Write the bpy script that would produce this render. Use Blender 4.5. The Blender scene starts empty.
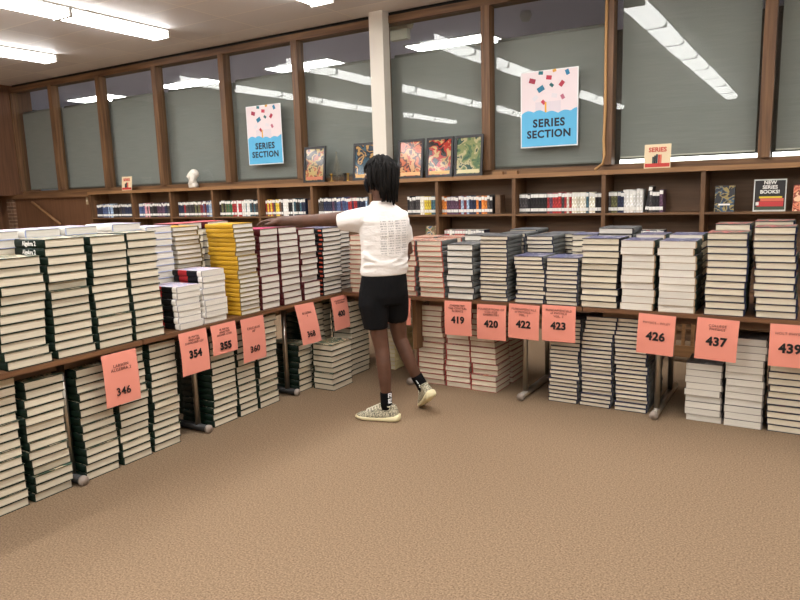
import bpy, bmesh, math, random
from mathutils import Vector, Matrix
random.seed(7)
C = bpy.context.scene
COL = C.collection
PI = math.pi

# ------------------------------------------------------------------ camera
H = 1.55
YAW, PITCH, ROLL, FPX = -.55097, .160173, -.030707, 672.57
cy, sy, cp, sp, cr, sr = math.cos(YAW), math.sin(YAW), math.cos(PITCH), math.sin(PITCH), math.cos(ROLL), math.sin(ROLL)
Fw = Vector((sy*cp, cy*cp, -sp)); Rt = Vector((cy, -sy, 0)); Up = Rt.cross(Fw)
CR = Rt*cr + Up*sr; CU = Rt*(-sr) + Up*cr
cam = bpy.data.objects.new('camera', bpy.data.cameras.new('camera')); COL.objects.link(cam)
M = Matrix((CR, CU, -Fw)).transposed().to_4x4(); M.translation = (0, 0, H); cam.matrix_world = M
cam.data.sensor_width = 36; cam.data.lens = FPX/800*36; cam.data.clip_start = .05
C.camera = cam
# ------------------------------------------------------------------ world, exposure
W = bpy.data.worlds.new('world'); C.world = W; W.use_nodes = True
W.node_tree.nodes['Background'].inputs[0].default_value = (.9, .95, 1, 1)
W.node_tree.nodes['Background'].inputs[1].default_value = .05
vs = C.view_settings
vs.view_transform = 'Standard'; vs.look = 'None'; vs.gamma = 1; vs.exposure = .95
LAMP = 11.0          # radiance of the ceiling tubes' diffusers
CORR = 9.0          # radiance of the corridor panels

# ------------------------------------------------------------------ helpers
def s2l(c):
    c = c/255
    return c/12.92 if c <= .04045 else ((c+.055)/1.055)**2.4
def rgb(r, g, b): return (s2l(r), s2l(g), s2l(b), 1)

MATS = {}
def mat(name, col, rough=.6, metal=0, emit=0, spec=.4, var=0, noise=None, bump=None, coat=0):
    """noise = (colour2, scale xyz, detail, lo, hi); bump = (scale xyz, strength, distance)"""
    if name in MATS: return MATS[name]
    m = bpy.data.materials.new(name); m.use_nodes = True; MATS[name] = m
    nt = m.node_tree; N = nt.nodes; L = nt.links; b = N['Principled BSDF']
    b.inputs['Base Color'].default_value = col; b.inputs['Roughness'].default_value = rough
    b.inputs['Metallic'].default_value = metal; b.inputs['Specular IOR Level'].default_value = spec
    b.inputs['Coat Weight'].default_value = coat
    if emit:
        b.inputs['Emission Color'].default_value = (1, .985, .97, 1); b.inputs['Emission Strength'].default_value = emit
    tc = N.new('ShaderNodeTexCoord')
    def nz(scale, detail=3):
        mp = N.new('ShaderNodeMapping'); mp.inputs['Scale'].default_value = scale
        L.new(tc.outputs['Object'], mp.inputs[0])
        n = N.new('ShaderNodeTexNoise'); n.inputs['Scale'].default_value = 1; n.inputs['Detail'].default_value = detail
        L.new(mp.outputs[0], n.inputs['Vector']); return n
    out = None
    if noise:
        c2, sc, det, lo, hi = noise
        n = nz(sc, det); r = N.new('ShaderNodeValToRGB')
        r.color_ramp.elements[0].position = lo; r.color_ramp.elements[1].position = hi
        r.color_ramp.elements[0].color = col; r.color_ramp.elements[1].color = c2
        L.new(n.outputs[0], r.inputs[0]); out = r.outputs[0]; L.new(out, b.inputs['Base Color'])
    if var:
        oi = N.new('ShaderNodeObjectInfo'); hs = N.new('ShaderNodeHueSaturation')
        mr = N.new('ShaderNodeMapRange'); mr.inputs['To Min'].default_value = 1-var; mr.inputs['To Max'].default_value = 1+var
        L.new(oi.outputs['Random'], mr.inputs[0]); L.new(mr.outputs[0], hs.inputs['Value'])
        if out: L.new(out, hs.inputs['Color'])
        else: hs.inputs['Color'].default_value = col
        L.new(hs.outputs[0], b.inputs['Base Color'])
    if bump:
        sc, st, di = bump
        n = nz(sc, 4); bp = N.new('ShaderNodeBump'); bp.inputs['Strength'].default_value = st; bp.inputs['Distance'].default_value = di
        L.new(n.outputs[0], bp.inputs['Height']); L.new(bp.outputs[0], b.inputs['Normal'])
    return m

def wood(name, c1, c2, axis='z', rough=.5):
    sc = {'z': (30, 30, 1.6), 'x': (1.6, 30, 30), 'y': (30, 1.6, 30)}[axis]
    return mat(name, c1, rough, noise=(c2, sc, 4, .3, .7))

def art(name, cols, scale=9, rough=.45, seed=0.):
    """blotches of several colours: a printed cover or picture"""
    if name in MATS: return MATS[name]
    m = bpy.data.materials.new(name); m.use_nodes = True; MATS[name] = m
    N = m.node_tree.nodes; L = m.node_tree.links; b = N['Principled BSDF']; b.inputs['Roughness'].default_value = rough
    tc = N.new('ShaderNodeTexCoord'); n = N.new('ShaderNodeTexNoise'); n.inputs['Scale'].default_value = scale; n.inputs['Detail'].default_value = 2.5
    n.inputs['Distortion'].default_value = .6
    r = N.new('ShaderNodeValToRGB'); r.color_ramp.interpolation = 'CONSTANT'
    e = r.color_ramp.elements
    for i, c in enumerate(cols):
        p = .3+.4*i/len(cols) if i else 0
        if i < 2: e[i].position = p; e[i].color = c
        else: x = e.new(p); x.color = c
    mp = N.new('ShaderNodeMapping'); mp.inputs['Location'].default_value = (seed, seed*.7, seed*1.3)
    L.new(tc.outputs['Object'], mp.inputs[0]); L.new(mp.outputs[0], n.inputs['Vector']); L.new(n.outputs[0], r.inputs[0]); L.new(r.outputs[0], b.inputs['Base Color'])
    return m

def box(bm, x0, x1, y0, y1, z0, z1, mi=0, T=None):
    v = [bm.verts.new(p) for p in ((x0,y0,z0),(x1,y0,z0),(x1,y1,z0),(x0,y1,z0),(x0,y0,z1),(x1,y0,z1),(x1,y1,z1),(x0,y1,z1))]
    fs = []
    for q in ((0,3,2,1),(4,5,6,7),(0,1,5,4),(1,2,6,5),(2,3,7,6),(3,0,4,7)):
        f = bm.faces.new([v[i] for i in q]); f.material_index = mi; fs.append(f)
    if T is not None: bmesh.ops.transform(bm, matrix=T, verts=v)
    return v

def rings(bm, rs, mi=0, cap=True, smooth=True):
    """loft through rings of equally many points"""
    vs_ = [[bm.verts.new(p) for p in r] for r in rs]; n = len(rs[0])
    for a, b in zip(vs_, vs_[1:]):
        for i in range(n):
            f = bm.faces.new((a[i], a[(i+1) % n], b[(i+1) % n], b[i])); f.smooth = smooth; f.material_index = mi
    if cap:
        for r, s in ((vs_[0], -1), (vs_[-1], 1)):
            f = bm.faces.new(r[::s]); f.material_index = mi; f.smooth = smooth
    return vs_

def frame(d, hint=None):
    d = Vector(d).normalized(); h = Vector(hint) if hint else (Vector((0, 0, 1)) if abs(d.z) < .9 else Vector((1, 0, 0)))
    a = h.cross(d).normalized(); return a, d.cross(a)

def tube(bm, pts, rad, seg=10, mi=0, cap=True, hint=None):
    pts = [Vector(p) for p in pts]
    if not hasattr(rad, '__len__'): rad = [rad]*len(pts)
    rs = []
    for i, p in enumerate(pts):
        d = (pts[min(i+1, len(pts)-1)]-pts[max(i-1, 0)])
        a, b = frame(d, hint); r = rad[i]; ra, rb = (r if hasattr(r, '__len__') else (r, r))
        rs.append([p+a*(ra*math.cos(2*PI*k/seg))+b*(rb*math.sin(2*PI*k/seg)) for k in range(seg)])
    return rings(bm, rs, mi, cap)

def ball(bm, c, r, axes=None, seg=14, mi=0):
    rx, ry, rz = r if hasattr(r, '__len__') else (r, r, r)
    A = axes or (Vector((1,0,0)), Vector((0,1,0)), Vector((0,0,1))); c = Vector(c); n = seg//2
    rs = []
    for j in range(1, n):
        t = -PI/2+PI*j/n
        rs.append([c+A[0]*(rx*math.cos(t)*math.cos(2*PI*k/seg))+A[1]*(ry*math.cos(t)*math.sin(2*PI*k/seg))+A[2]*(rz*math.sin(t)) for k in range(seg)])
    vv = rings(bm, rs, mi, False)
    b = bm.verts.new(c-A[2]*rz); t = bm.verts.new(c+A[2]*rz)
    for i in range(seg):
        f = bm.faces.new((b, vv[0][(i+1) % seg], vv[0][i])); f.smooth = True; f.material_index = mi
        f = bm.faces.new((t, vv[-1][i], vv[-1][(i+1) % seg])); f.smooth = True; f.material_index = mi

def mesh(name, bm, mats, norm=True):
    if norm: bmesh.ops.recalc_face_normals(bm, faces=bm.faces)
    me = bpy.data.meshes.new(name); bm.to_mesh(me); bm.free()
    for m in (mats if isinstance(mats, (list, tuple)) else [mats]): me.materials.append(m)
    return me

def obj(name, data, mats=None, parent=None, loc=None, rz=None):
    me = data if not isinstance(data, bmesh.types.BMesh) else mesh(name, data, mats)
    o = bpy.data.objects.new(name, me); COL.objects.link(o)
    if parent: o.parent = parent
    if loc: o.location = loc
    if rz is not None: o.rotation_euler = (0, 0, rz)
    return o

def tag(o, label, cat, group=None):
    o['label'] = label; o['category'] = cat
    if group: o['group'] = group
    return o
def empty(name, loc, rz=0):
    o = bpy.data.objects.new(name, None); COL.objects.link(o); o.location = loc; o.rotation_euler = (0, 0, rz); o.empty_display_size = .05
    return o
def struct(name, bm, m, parent=None):
    o = obj(name, bm, m, parent)
    if not parent: o['kind'] = 'structure'
    return o
def sbox(name, x0, x1, y0, y1, z0, z1, m, parent=None):
    bm = bmesh.new(); box(bm, x0, x1, y0, y1, z0, z1); return struct(name, bm, m, parent)
def bx(*b):
    bm = bmesh.new(); box(bm, *b); return bm

def text_mesh(s, size, bold=0., space=1.0):
    cu = bpy.data.curves.new('txt', 'FONT'); cu.body = s; cu.size = size; cu.align_x = 'CENTER'; cu.align_y = 'CENTER'
    cu.extrude = .0006; cu.offset = bold; cu.space_character = space; cu.space_line = .95; cu.resolution_u = 3
    o = bpy.data.objects.new('txt', cu); COL.objects.link(o)
    dg = bpy.context.evaluated_depsgraph_get(); dg.update()
    me = bpy.data.meshes.new_from_object(o.evaluated_get(dg)); bpy.data.objects.remove(o); bpy.data.curves.remove(cu)
    return me
UPR = Matrix.Rotation(PI/2, 4, 'X')      # stands a text up so that it reads from -Y
def text(name, s, size, m, parent, loc, bold=0., space=1.0, extra=None):
    me = text_mesh(s, size, bold, space); me.transform(UPR if extra is None else extra @ UPR); me.materials.clear(); me.materials.append(m)
    o = obj(name, me, parent=parent, loc=loc); return o

def ordn(k): return ['zeroth','first','second','third','fourth','fifth','sixth','seventh','eighth','ninth','tenth','eleventh','twelfth','thirteenth','fourteenth','fifteenth','sixteenth','seventeenth','eighteenth','nineteenth','twentieth','twenty-first','twenty-second','twenty-third','twenty-fourth','twenty-fifth','twenty-sixth','twenty-seventh','twenty-eighth','twenty-ninth','thirtieth'][k]

# ------------------------------------------------------------------ shared materials
carpet = mat('carpet', rgb(112, 93, 73), .95, spec=.1, noise=(rgb(154, 131, 106), (120, 120, 120), 8, .36, .66), bump=((260, 260, 260), .5, .003))
wood_dk = wood('dark cabinet wood', rgb(102, 78, 58), rgb(122, 94, 70), 'x')
wood_pan = wood('wall panel wood', rgb(92, 62, 44), rgb(112, 78, 55), 'z')
wood_mul = wood('mullion wood', rgb(84, 59, 40), rgb(128, 94, 63), 'z')
wood_rail = wood('rail wood', rgb(88, 62, 42), rgb(132, 98, 66), 'x')
wood_edge = wood('edge wood', rgb(126, 92, 60), rgb(160, 120, 80), 'x')
wood_tab = wood('table laminate', rgb(92, 62, 42), rgb(124, 88, 60), 'x', .4)
wood_tab_y = wood('table laminate lengthwise', rgb(92, 62, 42), rgb(124, 88, 60), 'y', .4)
white_paint = mat('white paint', rgb(222, 216, 204), .5)
dark = mat('dark gap', rgb(26, 23, 21), .9)
chrome = mat('brushed steel', rgb(176, 170, 160), .3, 1)
blackmetal = mat('black metal', rgb(28, 27, 27), .45)
shade_m = mat('roller shade cloth', rgb(150, 151, 150), .9, spec=.1, noise=(rgb(142, 143, 143), (3, 3, 120), 3, .35, .65))
page_m = mat('page edges', rgb(222, 213, 192), .85, spec=.1, var=.09, noise=(rgb(200, 189, 167), (4, 4, 700), 2, .35, .7))
page_w = mat('white page edges', rgb(218, 214, 204), .85, spec=.1, var=.07, noise=(rgb(202, 196, 184), (4, 4, 700), 2, .35, .7))
ink = mat('black ink', rgb(18, 17, 17), .6)
ink_soft = mat('grey ink', rgb(96, 58, 50), .7)
salmon = mat('salmon paper', rgb(226, 146, 128), .8, spec=.1, var=.03)

# ------------------------------------------------------------------ room shell
XL, XR, YB, YW, ZC = -12.5, 4.6, -6.2, 7.25, 3.64
sbox('floor', XL-.7, XR, YB, YW+.25, -.1, 0, carpet)
def ceil_mat():
    m = bpy.data.materials.new('acoustic tiles'); m.use_nodes = True
    N = m.node_tree.nodes; L = m.node_tree.links; b = N['Principled BSDF']; b.inputs['Roughness'].default_value = .55; b.inputs['Specular IOR Level'].default_value = .5
    tc = N.new('ShaderNodeTexCoord'); br = N.new('ShaderNodeTexBrick'); br.offset = 0
    br.inputs['Color1'].default_value = rgb(222, 218, 218); br.inputs['Color2'].default_value = rgb(238, 234, 232); br.inputs['Mortar'].default_value = rgb(250, 244, 236)
    br.inputs['Scale'].default_value = 1; br.inputs['Mortar Size'].default_value = .008; br.inputs['Brick Width'].default_value = 1.22; br.inputs['Row Height'].default_value = .61; br.inputs['Bias'].default_value = -.1
    L.new(tc.outputs['Object'], br.inputs['Vector']); L.new(br.outputs['Color'], b.inputs['Base Color'])
    return m
sbox('ceiling', XL, XR, YB, YW-.11, ZC, ZC+.1, ceil_mat())
sbox('wall_left', XL-.6, XL, YB, YW+.25, 1.69, ZC, wood_pan)
sbox('wall_left_low', XL-.75, XL-.6, YB, YW+.25, 0, 1.69, wood_pan)
cream = mat('cream wall paint', rgb(196, 186, 168), .8)
sbox('wall_right', XR, XR+.15, YB, YW+.25, 0, ZC, cream)
sbox('wall_rear', XL, XR, YB-.15, YB, 0, ZC, cream)
sbox('wall_window_side', XL-.6, XR, 7.36, 7.5, 0, 1.66, wood_dk)          # solid wall below the windows
# head of the window wall
sbox('trim_1', XL, XR, 7.12, 7.3, 3.515, 3.60, wood_rail)
sbox('trim_2', XL, XR, 7.17, 7.36, 3.60, 3.74, dark)  # near-black strip: the shadow in the groove under the ceiling, put into colour
# sill rail on the bookcase
sbox('trim_3', XL, XR, 7.14, 7.36, 1.695, 1.755, wood_rail)
# mullions
MUL = [-12.52, -11.27, -9.96, -8.60, -7.19, -5.865, -4.52, -3.17, -1.83, -.415, .93, 2.27, 3.6]
for i, x in enumerate(MUL):
    wd = .05 if x not in (-1.83, -4.52) else .045
    sbox('trim_%d' % (i+4), x-wd, x+wd, 7.1, 7.24, 1.755, 3.515, wood_mul)
# glass
def glass_mat():
    m = bpy.data.materials.new('window glass'); m.use_nodes = True
    N = m.node_tree.nodes; L = m.node_tree.links; N.remove(N['Principled BSDF']); o = N['Material Output']
    tr = N.new('ShaderNodeBsdfTransparent'); tr.inputs[0].default_value = (.93, .95, .93, 1)
    gl = N.new('ShaderNodeBsdfGlossy'); gl.inputs['Roughness'].default_value = .012; gl.inputs[0].default_value = (1, 1, 1, 1)
    lw = N.new('ShaderNodeLayerWeight'); lw.inputs['Blend'].default_value = .5
    p = N.new('ShaderNodeMath'); p.operation = 'POWER'; p.inputs[1].default_value = 5
    ma = N.new('ShaderNodeMath'); ma.operation = 'MULTIPLY_ADD'; ma.inputs[1].default_value = .5; ma.inputs[2].default_value = .0185
    mx = N.new('ShaderNodeMixShader'); tc = N.new('ShaderNodeTexCoord'); n = N.new('ShaderNodeTexNoise'); n.inputs['Scale'].default_value = 1.3; n.inputs['Detail'].default_value = 1
    bp = N.new('ShaderNodeBump'); bp.inputs['Strength'].default_value = .06; bp.inputs['Distance'].default_value = .02
    L.new(tc.outputs['Object'], n.inputs['Vector']); L.new(n.outputs[0], bp.inputs['Height']); L.new(bp.outputs[0], gl.inputs['Normal'])
    L.new(lw.outputs['Facing'], p.inputs[0]); L.new(p.outputs[0], ma.inputs[0]); L.new(ma.outputs[0], mx.inputs[0])
    L.new(tr.outputs[0], mx.inputs[1]); L.new(gl.outputs[0], mx.inputs[2]); L.new(mx.outputs[0], o.inputs[0])
    return m
glass = glass_mat()
for i, (a, b) in enumerate(zip(MUL, MUL[1:])):
    sbox('window_%d' % (i+1), a+.04, b-.04, 7.195, 7.201, 1.75, 3.52, glass)
# structural column standing in front of the window wall
sbox('trim_17', -4.61, -4.42, 6.99, 7.13, 1.67, ZC, white_paint)
# brick pilaster, wood panelling left of the bookcase
def brick_mat():
    m = bpy.data.materials.new('thin brick'); m.use_nodes = True
    N = m.node_tree.nodes; L = m.node_tree.links; b = N['Principled BSDF']; b.inputs['Roughness'].default_value = .8
    tc = N.new('ShaderNodeTexCoord'); mp = N.new('ShaderNodeMapping'); mp.inputs['Rotation'].default_value = (PI/2, 0, 0)
    br = N.new('ShaderNodeTexBrick'); br.inputs['Scale'].default_value = 1; br.inputs['Brick Width'].default_value = .2; br.inputs['Row Height'].default_value = .065; br.inputs['Mortar Size'].default_value = .008
    br.inputs['Color1'].default_value = rgb(120, 88, 66); br.inputs['Color2'].default_value = rgb(100, 74, 56); br.inputs['Mortar'].default_value = rgb(150, 124, 100)
    L.new(tc.outputs['Object'], mp.inputs[0]); L.new(mp.outputs[0], br.inputs['Vector']); L.new(br.outputs['Color'], b.inputs['Base Color'])
    return m
panel_low = wood('low panel wood', rgb(98, 68, 47), rgb(116, 82, 58), 'z')
sbox('wall_panel_front', XL-.6, -10.32, 7.05, 7.36, 0, 1.62, panel_low)
sbox('trim_18', XL-.6, -10.32, 6.99, 7.36, 1.62, 1.70, wood_rail)
sbox('trim_19', -12.83, -12.62, 7.0, 7.05, 0, 1.62, brick_mat())
# corridor beyond the glass
cgrey = mat('corridor ceiling paint', rgb(226, 220, 240), .85)
sbox('ceiling_corridor', XL-3, XR+2, 7.3, 9.95, ZC+.02, ZC+.12, cgrey)
sbox('wall_corridor', XL-3, XR+2, 9.95, 10.05, 0, ZC+.1, mat('corridor wall paint', rgb(96, 88, 80), .85))
sbox('floor_corridor', XL-3, XR+2, 7.5, 10.05, -.1, 0, mat('corridor floor', rgb(190, 186, 180), .5))

# ------------------------------------------------------------------ ceiling fixtures
diff_m = mat('lit diffuser', (.9, .9, .9, 1), .5, emit=LAMP)
panel_m = mat('lit corridor diffuser', (.9, .9, .9, 1), .5, emit=CORR)
housing_m = mat('fixture housing', rgb(200, 198, 192), .4)
L_FIX = 1.33
def fixture_meshes():
    bm = bmesh.new(); box(bm, -.155, .155, -L_FIX/2+.004, L_FIX/2-.004, -.022, 0)
    for s in (-1, 1): box(bm, -.15, .15, s*(L_FIX/2-.013)-.009, s*(L_FIX/2-.013)+.009, -.105, -.02)
    hm = mesh('housing', bm, housing_m)
    bm = bmesh.new(); prof = [(-.145, -.022), (-.135, -.07), (-.10, -.098), (.10, -.098), (.135, -.07), (.145, -.022)]
    rings(bm, [[(x, y, z) for x, z in prof] for y in (-L_FIX/2+.022, L_FIX/2-.022)], smooth=False)
    return hm, mesh('diffuser', bm, diff_m)
HM, DM = fixture_meshes()
ROWS = [(-9.55, 'above the far left corner'), (-7.17, 'above the left table'), (-4.6, 'over the middle of the room'), (-1.9, 'over the right table'), (.85, 'right of the camera')]
for x, w in ROWS:
    for k in range(8):
        y = 6.1-L_FIX/2-k*L_FIX
        if y < -5.5: continue
        o = obj('ceiling_light', HM, loc=(x, y, ZC)); tag(o, 'fluorescent ceiling light, %s from the windows in the row %s' % (ordn(k+1), w), 'light', 'fluorescent ceiling fixtures')
        obj('diffuser', DM, parent=o)
# corridor panels
CP = [(-4.6, 8.9), (-7.35, 8.9), (-10.1, 8.9), (-12.9, 8.9)]
for i, (x, y) in enumerate(CP):
    o = obj('corridor_light', bx(-.68, .68, 0, .66, -.012, .02), housing_m, loc=(x, y, ZC+.02))
    tag(o, 'recessed panel light glowing in the corridor ceiling, %s from the column' % ['just right', 'first left', 'second left', 'third left'][i], 'light', 'corridor ceiling panels')
    obj('diffuser', bx(-.65, .65, .03, .63, -.02, -.012), panel_m, parent=o)
# emergency light box and detector seen through the glass
o = obj('emergency_light', bx(-.12, .12, -.04, .04, -.27, -.08), white_paint, loc=(-4.47, 7.47, ZC+.02)); tag(o, 'white emergency light box hanging behind the glass right of the column', 'light')
bm = bmesh.new(); tube(bm, [(.12, -.02, -.10), (.165, -.03, -.12), (.17, -.05, -.14)], [.03, .045, .04], 12); obj('lamp_head', bm, white_paint, o)
obj('stem', bx(-.02, .02, -.02, .02, -.08, 0), white_paint, o)
bm = bmesh.new(); tube(bm, [(0, 0, -.11), (0, 0, -.05), (0, 0, 0)], [.045, .075, .06], 14)
o = obj('smoke_detector', bm, mat('grey plastic', rgb(206, 204, 206), .5), loc=(-3.12, 8.2, ZC+.02)); tag(o, 'small round detector on the corridor ceiling behind the glass', 'detector')

# ------------------------------------------------------------------ roller shades behind the panes
names = ['leftmost pane', 'second pane from left', 'third pane from left', 'fourth pane from left', 'pane with the small poster', 'pane left of the column', 'pane right of the column', 'pane with the large poster', 'wide pane right of the large poster', 'rightmost pane in view']
hem_m = mat('shade hem', rgb(214, 210, 200), .6)
for i, (a, b) in enumerate(zip(MUL[:-2], MUL[1:-1])):
    top = 3.155 if i < 8 else 3.46; bot = 1.80 if i < 8 else 1.835
    gap = .004 if i < 8 else .085
    o = obj('roller_shade', bx(a+gap, b-gap, 7.31, 7.314, bot, top), shade_m)
    if i < 10: tag(o, 'grey cloth roller shade behind the ' + names[i], 'shade', 'roller shades behind the panes')
    else: tag(o, 'grey cloth roller shade beyond the right picture edge', 'shade', 'roller shades behind the panes')
    obj('hem_bar', bx(a+gap, b-gap, 7.304, 7.32, bot-.014, bot), hem_m if i >= 8 else mat('grey hem', rgb(120, 122, 118), .7), o)
    bm = bmesh.new(); tube(bm, [(a+.06, 7.325, top+.01), (b-.06, 7.325, top+.01)], .022, 10); obj('roller', bm, hem_m if i >= 8 else mat('grey roller', rgb(130, 130, 130), .6), o)
# strip lights burning on the ledge behind the two right panes
strip_m = mat('lit strip', (.9, .9, .9, 1), .5, emit=2.2)
for i, (a, b) in enumerate(((-1.76, -.47), (-.36, .88))):
    o = obj('strip_light', bx(a, b, 7.325, 7.355, 1.755, 1.765), housing_m); tag(o, 'lit white strip light below the shade in the ' + ['wide pane right of the large poster', 'rightmost pane'][i], 'light', 'strip lights behind the glass')
    n = 2
    for k in range(n): obj('tube', bx(a+(b-a)*k/n+.006, a+(b-a)*(k+1)/n-.006, 7.327, 7.352, 1.765, 1.805), strip_m, o)

# ------------------------------------------------------------------ bookcase along the window wall
DIV = [-10.29, -9.22, -8.33, -7.43, -6.53, -5.6, -4.68, -3.75, -2.8, -1.83, -.90, .05, 1.0, 1.95]
bc = empty('bookcase', (-4, 7.2, 0)); tag(bc, 'long brown wooden bookcase under the windows', 'bookcase')
def bpart(n, b, m):
    o = obj(n, b, m); o.parent = bc; o.matrix_parent_inverse = Matrix.Translation((4, -7.2, 0)); return o
x0, x1 = -10.32, 2.0
bpart('top_board', bx(x0, x1, 6.985, 7.355, 1.655, 1.695), wood_rail)
bpart('front_edging', bx(x0, x1, 6.975, 6.985, 1.652, 1.697), wood_edge)
bpart('back_panel', bx(x0, x1, 7.33, 7.355, .1, 1.655), wood_dk)
bpart('plinth', bx(x0, x1, 7.03, 7.33, 0, .1), wood_dk)
for d in DIV: bpart('divider', bx(d-.02, d+.02, 6.99, 7.33, .1, 1.655), wood_edge if False else wood('divider wood', rgb(92, 66, 44), rgb(124, 90, 60), 'z'))
for a, b in zip(DIV, DIV[1:]):
    for z in (1.245, .85, .45, .1):
        o = bpart('shelf', bx(a+.02, b-.02, 7.0, 7.33, z, z+.022), wood_rail)

# ------------------------------------------------------------------ library books on the shelves
LBC = {'navy': (34, 40, 62), 'black': (30, 28, 30), 'charcoal': (62, 58, 58), 'slate blue': (66, 80, 116), 'red': (150, 44, 44), 'maroon': (104, 40, 46), 'cream': (212, 204, 180), 'white': (220, 218, 210), 'pale blue': (150, 172, 200), 'olive': (92, 92, 60), 'yellow': (206, 172, 56), 'teal': (54, 88, 100), 'plum': (82, 58, 76), 'orange': (214, 120, 50), 'brown': (110, 76, 54), 'green': (52, 96, 66), 'pink': (206, 140, 150)}
lab_m = mat('spine label white', rgb(236, 234, 228), .6)
LBM = {}
def libmesh(col, thick, h):
    k = (col, round(thick, 3), round(h, 3))
    if k in LBM: return LBM[k]
    bm = bmesh.new(); t = thick/2; d = .16
    prof = [(-t, 0), (-t*.6, -.004), (0, -.006), (t*.6, -.004), (t, 0), (t, d), (-t, d)]
    zs = [0, .022, .055, h-.045, h-.008, h]; ms = [0, 1, 0, 1, 0]
    rs = [[bm.verts.new((x, y, z)) for x, y in prof] for z in zs]
    for a, b, m in zip(rs, rs[1:], ms):
        for i in range(7):
            f = bm.faces.new((a[i], a[(i+1) % 7], b[(i+1) % 7], b[i])); f.material_index = m if i < 4 else (2 if i == 5 else 0)
    bm.faces.new(rs[0][::-1]); bm.faces.new(rs[-1]).material_index = 2
    c = LBC[col]; c2 = tuple(min(255, v*1.3+14) for v in c)
    m = mat('spine '+col, rgb(*c), .45, var=.18, noise=(rgb(*c2), (60, 60, 30), 2, .52, .62))
    LBM[k] = mesh('library_book', bm, [m, lab_m, page_w]); return LBM[k]
BAYS = [  # x0, x1, palette, height, where, label at foot
 (-10.26, -9.30, ['navy','slate blue','pale blue','black','charcoal','navy','teal'], .215, 'leftmost bay'),
 (-9.17, -8.42, ['slate blue','pink','charcoal','black','plum','navy','charcoal'], .215, 'bay under the small sign'),
 (-8.26, -7.50, ['navy','red','charcoal','black','olive','maroon','slate blue','pale blue'], .225, 'bay under the white bust'),
 (-7.38, -6.62, ['black','olive','green','red','white','white','teal','charcoal'], .225, 'bay fourth from left'),
 (-6.49, -5.80, ['red','yellow','charcoal','brown','white','black','teal','navy'], .225, 'bay above the outstretched hand'),
 (-5.56, -4.78, ['charcoal','navy','plum','slate blue','red','navy','pale blue'], .225, 'bay left of the person'),
 (-4.20, -3.83, ['black','charcoal','white','cream','yellow','teal'], .215, 'bay right of the person'),
 (-3.73, -3.08, ['orange','plum','plum','maroon','pale blue','navy','navy','orange','charcoal','black'], .205, 'bay below the framed prints'),
 (-2.77, -1.87, ['charcoal','black','black','plum','red','charcoal','red','cream','teal','cream','black'], .215, 'bay below the large poster'),
 (-1.80, -1.66, ['charcoal','olive','navy'], .215, 'bay below the tabletop sign'),
 (-1.655, -1.465, ['white'], .23, 'bay below the tabletop sign'),
 (-1.40, -1.29, ['charcoal','black','plum'], .215, 'bay below the tabletop sign'),
]
cnt = {}
ZS = 1.267
for bx0, bx1, pal, hh, where in BAYS:
    x = bx0; i = 0; nb = (bx1-bx0)/.031
    while x < bx1-.012:
        th = random.choice((.026, .030, .034)) if pal != ['white'] else .0316
        pi_ = min(len(pal)-1, max(0, int((x-bx0)/(bx1-bx0)*len(pal)+random.uniform(-.7, .7)))); col = pal[pi_]
        h = hh+random.choice((-.008, 0, 0, 0, .008))
        o = obj('library_book', libmesh(col, th, h), loc=(x+th/2, 7.075+random.uniform(0, .012), ZS))
        k = cnt[where] = cnt.get(where, 0)+1
        tag(o, '%s library book, %s from the left in the %s' % (col, ordn(k) if k <= 30 else 'thirtieth', where), 'book', 'library books on the upper shelf')
        x += th+.0012
# one leaning black book
o = obj('library_book', libmesh('black', .034, .255), loc=(-1.425, 7.08, ZS+.006)); o.rotation_euler = (0, math.radians(9), 0)
tag(o, 'tall black library book leaning beside the white set', 'book', 'library books on the upper shelf')
# lower shelf: only their tops show over the stacks
for nm, xs, z, h in (('under the framed prints', [-3.68+.034*i for i in range(15)], .872, .215), ('under the tabletop sign', [-1.47+.034*i for i in range(7)], .872, .22)):
    for k, x in enumerate(xs):
        col = random.choice(['charcoal', 'white', 'red', 'navy', 'cream'])
        o = obj('library_book', libmesh(col, .031, h), loc=(x, 7.06, z)); tag(o, '%s lower-shelf book, %s from left, %s' % (col, ordn(k+1), nm), 'book', 'library books on the lower shelf')
# bookends
for x, w in ((-5.72, 'bay above the outstretched hand'), (-3.03, 'bay below the framed prints')):
    bm = bmesh.new(); box(bm, -.03, .03, 0, .14, 0, .21); box(bm, -.03, .05, 0, .14, 0, .004)
    o = obj('bookend', bm, wood_dk, loc=(x, 7.09, ZS)); tag(o, 'brown wooden bookend closing the row in the ' + w, 'bookend', 'brown bookends')
# face-out books
def faceout(x, z, w, h, m, label, y=7.06, t=.03, marks=()):
    e = obj('display_book', bx(-w/2, w/2, 0, t, 0, h), m, loc=(x, y, z)); e.rotation_euler = (math.radians(-8), 0, math.radians(-3))
    obj('pages', bx(-w/2-.001, -w/2+.002, .004, t-.004, .004, h-.004), page_w, e)
    for mm, b in marks: obj('cover_print', bx(b[0], b[1], -.0015, 0, b[2], b[3]), mm, e)
    return tag(e, label, 'book')
A_dark = art('night cover', [rgb(20, 23, 30), rgb(26, 32, 44), rgb(48, 78, 100), rgb(150, 130, 72), rgb(20, 23, 30), rgb(20, 23, 30), rgb(20, 23, 30)], 14)
A_or = art('orange cover', [rgb(196, 92, 66), rgb(226, 140, 100), rgb(150, 60, 44), rgb(240, 190, 150)], 14)
A_mix = art('mixed cover', [rgb(60, 90, 120), rgb(190, 170, 130), rgb(130, 100, 70), rgb(70, 110, 60)], 16)
b1 = faceout(-.72, ZS, .17, .245, A_dark, 'dark blue novel displayed face out on the upper shelf at right')
obj('title_print', bx(-.05, .05, -.002, 0, .06, .075), lab_m, b1)
faceout(-.07, ZS, .18, .235, A_or, 'orange novel displayed face out at the right picture edge')
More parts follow.
